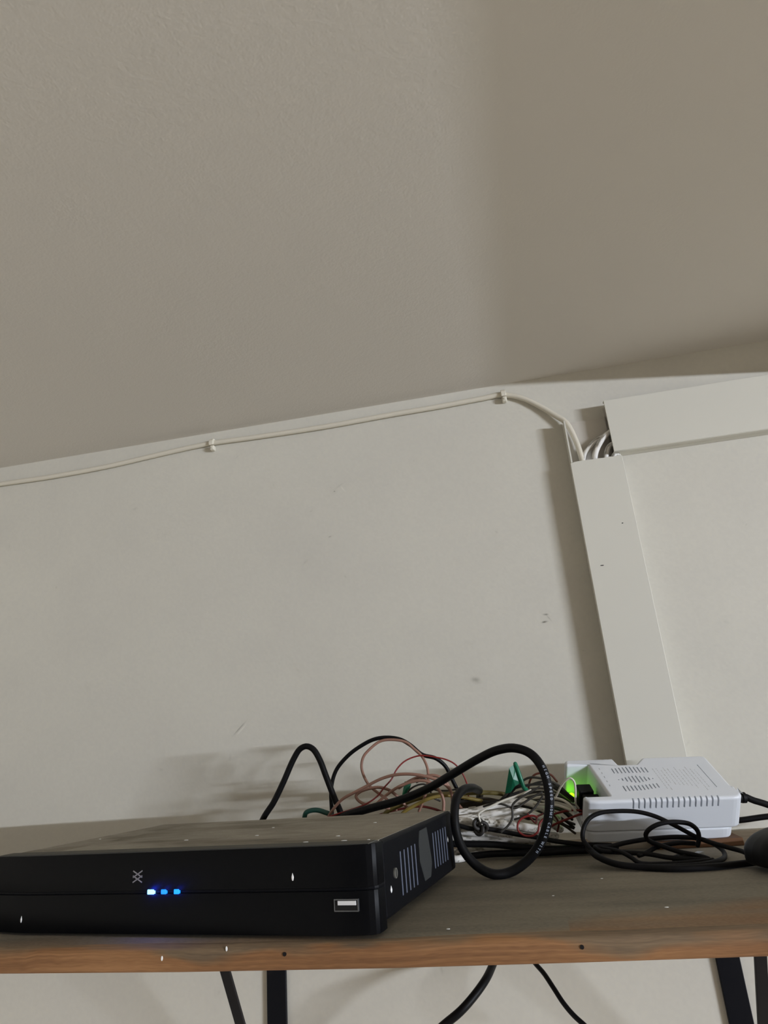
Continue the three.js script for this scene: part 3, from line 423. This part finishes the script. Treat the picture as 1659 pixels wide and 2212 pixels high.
// ------------------------------------------------------------------ the white power supply, tipped up at the back
{
  const t = thing('power_supply', 'white plastic power supply with vent slots and green light, tilted against the wall', 'power supply', [0.0446,1.9115,0.1559]);
  t.rotation.set(0.5308, 0.1921, -0.0499, 'YXZ');
  const [W, L, H] = [0.1658, 0.0790, 0.0491];
  const prism = (pts, y0, y1, bev = 0.0022) => {
    const s = new THREE.Shape(); pts.forEach(([x, d, r], i) => {
      const [px, pd] = pts[(i + pts.length - 1) % pts.length], [nx, nd] = pts[(i + 1) % pts.length], q = r ?? 0.001;
      const la = Math.hypot(px - x, pd - d), lb = Math.hypot(nx - x, nd - d), A = [x + (px - x) * q / la, d + (pd - d) * q / la], Bq = [x + (nx - x) * q / lb, d + (nd - d) * q / lb];
      i ? s.lineTo(...A) : s.moveTo(...A); s.quadraticCurveTo(x, d, ...Bq);
    }); s.closePath();
    const g = new THREE.ExtrudeGeometry(s, { depth: y1 - y0 - 2 * bev, bevelEnabled: true, bevelSize: bev, bevelThickness: bev, bevelSegments: 6, bevelOffset: -bev, curveSegments: 6 });
    g.rotateX(-Math.PI / 2); g.translate(0, y0 + bev, 0); return g;
  };
  const cover = prism([[0, 0.0065, 0.002], [0.0035, 0.0018, 0.002], [0.011, 0, 0.003], [W, 0, 0.012], [W, 0.0135, 0.004], [W - 0.004, 0.018, 0.004], [W - 0.003, L, 0.006], [0.0905, L, 0.002], [0.0785, L - 0.0125, 0.0008], [0.0585, L - 0.0125, 0.0008], [0.0565, L, 0.002], [0, L, 0.0062], [0, 0.0685, 0.0025], [0.0245, 0.0685, 0.0008], [0.0275, 0.0105, 0.0008], [0, 0.0105, 0.0015]], 0.013, H, 0.0032);
  // vents are cut out of the cover
  const cuts = [], cutBox = (x0, x1, y0, y1, d0, d1, rot = 0) => { const g = box(x0, x1, y0, y1, -d1, -d0); cuts.push(g); };
  for (let i = 0; i < 16; i++) { const x = 0.0492 + 0.0885 * i / 15; cutBox(x - 0.0009, x + 0.0009, H - 0.0098, H + 0.001, -0.001, 0.0042); }
  for (let i = 0; i < 10; i++) { const x = 0.0478 + 0.0372 * i / 9, m = [0.0, 0.35, 0.7, 1, 1.25, 1.25, 1, 0.7, 0.35, 0][i];
    cutBox(x - 0.0007, x + 0.0007, H - 0.004, H + 0.001, 0.049, 0.0585 + 0.0024 * m / 1.25); cutBox(x - 0.0007, x + 0.0007, H - 0.004, H + 0.001, 0.0372 - 0.0045 * m - 0.0008, 0.0372 + 0.0045 * m + 0.0008); cutBox(x - 0.0007, x + 0.0007, H - 0.004, H + 0.001, 0.0162 + 0.0005 * i - 0.001 * m, 0.0258 - 0.0008 * m + 0.0003 * i); }
  for (let i = 0; i < 9; i++) { const x = 0.0900 + 0.0425 * i / 8 + 0.003; cutBox(x - 0.0012, x + 0.0012, H - 0.004, H + 0.001, L - 0.0022, L + 0.001); }
  for (const x of [0.0445, 0.0505]) cutBox(x - 0.0012, x + 0.0012, H - 0.004, H + 0.001, L - 0.0022, L + 0.001);
  cutBox(0.1448, 0.1458, H - 0.001, H + 0.001, 0.018, 0.0605);
  const ev = new Evaluator(); ev.attributes = ['position', 'normal', 'uv'];
  let body = new Brush(cover); body.updateMatrixWorld();
  for (const g of cuts) { const c = new Brush(g); c.updateMatrixWorld(); body = ev.evaluate(body, c, SUBTRACTION); }
  const coverGeo = body.geometry.index ? body.geometry.toNonIndexed() : body.geometry; coverGeo.computeVertexNormals();       // flat faces, so that the cuts leave no smears
  part('cover', coverGeo, supplyWhite, t);
  part('base', prism([[0.004, 0.001, 0.008], [W - 0.006, 0.001, 0.014], [W - 0.006, L - 0.001, 0.006], [0.004, L - 0.001, 0.01]], 0, 0.0135, 0.0028), supplyWhite, t);
  // faint, worn printing on the top
  const lines = []; for (let k = 0; k < 12; k++) { const x = 0.0925 + 0.0041 * k; let d = 0.058 - 0.002 * (k % 3) - 0.004 * rnd(); const end = 0.016 + 0.012 * rnd(); while (d > end) { const l = 0.0012 + 0.003 * rnd(), w = 0.00018 + 0.00022 * rnd(); lines.push(box(x - w, x + w, H - 0.0001, H + 0.00004, -d, -(d - l))); d -= l + 0.0005 + 0.0012 * rnd(); } }
  for (let k = 0; k < 5; k++) lines.push(box(0.034, 0.0344, H - 0.0001, H + 0.00004, -(0.026 + k * 0.0078), -(0.0285 + k * 0.0078)));
  part('printing', merge(lines), printFaint, t);
  // in the recess: green lamp, black plug and dark red plug
  const lamp = part('indicator_lamp', new THREE.SphereGeometry(0.0034, 14, 10), new THREE.MeshStandardMaterial({ color: 0x50c010, emissive: 0x7dff10, emissiveIntensity: 3.5, roughness: 0.3 }), t); lamp.position.set(0.0045, 0.0165, -0.0595);
  const gl = new THREE.PointLight(0x8cff12, 0.00014); gl.position.set(0.0045, 0.0205, -0.058); gl.castShadow = true; gl.shadow.radius = 0.12; t.add(gl);
  part('terminal_block', rbox(0.0045, 0.0205, 0.0125, 0.0385, -0.048, -0.034, 0.0015), black, t);
  part('terminal_block', rbox(0.007, 0.0245, 0.0125, 0.036, -0.0335, -0.0225, 0.0015), blackSoft, t);
  part('red_plug', merge([rbox(0.0035, 0.0185, 0.0128, 0.033, -0.022, -0.0125, 0.0025), rbox(0.001, 0.009, 0.0128, 0.018, -0.015, -0.009, 0.0015)]), std(0x4d1512, 0.5), t);
  // cord at the right end
  const plug = []; const st = new THREE.CylinderGeometry(0.0048, 0.0052, 0.012, 16); st.rotateZ(-Math.PI / 2); st.translate(W + 0.004, 0.029, -0.028); plug.push(st);
  for (const k of [0, 1]) { const q = new THREE.CylinderGeometry(0.0056, 0.0056, 0.0036, 16); q.rotateZ(Math.PI / 2); q.translate(W + 0.010 + k * 0.0052, 0.029 - k * 0.0004, -0.028); plug.push(q); }
  part('strain_relief', merge(plug), blackSoft, t);
}
single('wooden_block', rbox(0.118, 0.205, SHELF, SHELF + 0.0075, 0.06, 0.132, 0.001), std(0x6b4a30, 0.85), 'flat brown wooden block under the right end of the power supply', 'block');
cable('supply_cord', 'black cord leaving the power supply by its ribbed collar', 'cord', 0.0036, blackSoft, [[0.2263,1.942,0.098],[0.2329,1.9383,0.098],[0.2402,1.9356,0.098],[0.2499,1.9313,0.098],[0.2703,1.9199,0.1],[0.275,1.904,0.1683],[0.2782,1.904,0.251]]);
cable('black_cable', 'black cord passing level behind the right end of the power supply', 'cord', 0.0032, black, [[0.2049,1.9143,0.06],[0.2309,1.9157,0.06],[0.2448,1.9169,0.06],[0.2572,1.9176,0.06],[0.2839,1.9185,0.06],[0.3192,1.9085,0.06],[0.3191,1.904,0.1602]]);

// ------------------------------------------------------------------ mouse with its coiled lead
{
  const t = thing('computer_mouse', 'black computer mouse cut by the right edge of the photo', 'mouse', [0.2265, SHELF, 0.262], 0.25);
  const g = new THREE.SphereGeometry(1, 40, 24), p = g.attributes.position;
  for (let i = 0; i < p.count; i++) { let x = p.getX(i), y = p.getY(i), z = p.getZ(i); const e = 0.62, f = v => Math.sign(v) * Math.pow(Math.abs(v), e); x = f(x); z = f(z); y = y > 0 ? Math.pow(y, 0.75) : -Math.pow(-y, 0.45) * 0.32; p.setXYZ(i, x * 0.056, 0.0095 + y * (0.0255 + 0.004 * x), z * 0.031); }
  g.computeVertexNormals(); part('shell', g, black, t);
  part('scroll_wheel', (() => { const w = new THREE.CylinderGeometry(0.009, 0.009, 0.006, 20); w.rotateX(Math.PI / 2); w.translate(-0.028, 0.0235, 0); return w; })(), charcoal, t);
}
{
  const t = thing('mouse_lead', 'thin black mouse lead coiled in front of the white power supply', 'cable');
  const lead = [[0.1876,1.9065,0.245],[0.1806,1.908,0.235],[0.1768,1.9094,0.225],[0.167,1.9119,0.215],[0.1498,1.9175,0.2],[0.1298,1.9297,0.195],[0.1151,1.9378,0.19],[0.0997,1.9427,0.188],[0.0809,1.9446,0.188],[0.0626,1.9441,0.19],[0.0513,1.9399,0.192],[0.0443,1.9322,0.195],[0.0416,1.9231,0.198],[0.0448,1.9169,0.205],[0.0515,1.9107,0.215],[0.0622,1.9055,0.225],[0.0812,1.9024,0.2329],[0.1078,1.9024,0.2426],[0.1357,1.9024,0.241],[0.1548,1.9024,0.2271],[0.1682,1.9024,0.2002],[0.1692,1.9056,0.19],[0.1643,1.9102,0.18],[0.1538,1.9145,0.178],[0.1345,1.9174,0.18],[0.1065,1.9175,0.183],[0.0835,1.9159,0.187],[0.0655,1.9134,0.19],[0.0515,1.9151,0.2],[0.0567,1.913,0.21],[0.0795,1.9106,0.212],[0.0988,1.9086,0.213],[0.1146,1.9053,0.214],[0.1361,1.9026,0.213],[0.1501,1.9024,0.2156],[0.1418,1.9048,0.208],[0.1269,1.9086,0.208],[0.1138,1.9135,0.205],[0.1025,1.9186,0.203],[0.1001,1.923,0.205],[0.1017,1.9273,0.208],[0.1091,1.932,0.21],[0.1194,1.9343,0.21],[0.1323,1.9338,0.208],[0.1426,1.931,0.206],[0.148,1.9249,0.204],[0.1479,1.918,0.203],[0.1457,1.9124,0.202]];
  part('cord', tubeGeo(lead, 0.0022, 8, 7), blackSoft, t);
  part('cord', tubeGeo([[0.0448,1.9146,0.2],[0.0509,1.9099,0.22],[0.0651,1.9053,0.235],[0.0913,1.903,0.2465],[0.113,1.903,0.2569],[0.1397,1.903,0.2574],[0.1684,1.903,0.2494],[0.1874,1.9044,0.25]], 0.0029, 10), blackSoft, t);
  part('cord', tubeGeo([[0.0579,1.9139,0.2],[0.0726,1.9128,0.22],[0.0809,1.9088,0.23],[0.086,1.9052,0.235],[0.1099,1.9029,0.232],[0.1351,1.9024,0.2263],[0.1523,1.9024,0.2214]], 0.0021, 8), blackSoft, t);
  part('cord', tubeGeo([[0.0892,1.9082,0.215],[0.0965,1.9091,0.21],[0.1099,1.9126,0.2],[0.1307,1.9142,0.195],[0.1445,1.9131,0.195]], 0.0021, 8), blackSoft, t);
  const end = [[0.1454,1.909,0.2]][0], g = rbox(-0.006, 0.006, -0.0022, 0.0022, -0.0045, 0.0045, 0.0006); g.rotateY(0.5); g.rotateZ(0.2); g.translate(end[0] - 0.002, SHELF + 0.0035, end[2]);
  part('plug_shell', g, std(0xc9cbcc, 0.35, { metalness: 0.5 }), t);
  const h = rbox(-0.009, 0.009, -0.003, 0.003, -0.005, 0.005, 0.0012); h.rotateY(0.5); h.rotateZ(0.15); h.translate(end[0] - 0.0165, SHELF + 0.0035, end[2] + 0.006); part('plug_grip', h, blackSoft, t);
}

// ------------------------------------------------------------------ cables hanging below the shelf
cable('hanging_cable', 'thick black cable hanging below the shelf and bending to the left', 'cable', 0.0044, black, [[-0.0529,1.8327,0.0085],[-0.0601,1.8082,0.0085],[-0.0692,1.7823,0.02],[-0.074,1.7765,0.05],[-0.0807,1.7711,0.075],[-0.0925,1.7619,0.09],[-0.108,1.7509,0.1],[-0.1295,1.7371,0.1],[-0.1591,1.7159,0.1]]);
cable('hanging_cable', 'thinner black cable hanging below the shelf and bending to the right', 'cable', 0.0026, black, [[-0.0368,1.8272,0.0085],[-0.0358,1.8026,0.0085],[-0.033,1.7838,0.02],[-0.0239,1.779,0.05],[-0.0158,1.7737,0.065],[-0.0069,1.7636,0.08],[0.0012,1.7531,0.09],[0.0099,1.744,0.095],[0.0196,1.7367,0.1],[0.0377,1.7193,0.1]]);

scene.traverse(o => { if (o.isMesh) { o.castShadow = true; o.receiveShadow = true; } });
renderer.render(scene, camera);
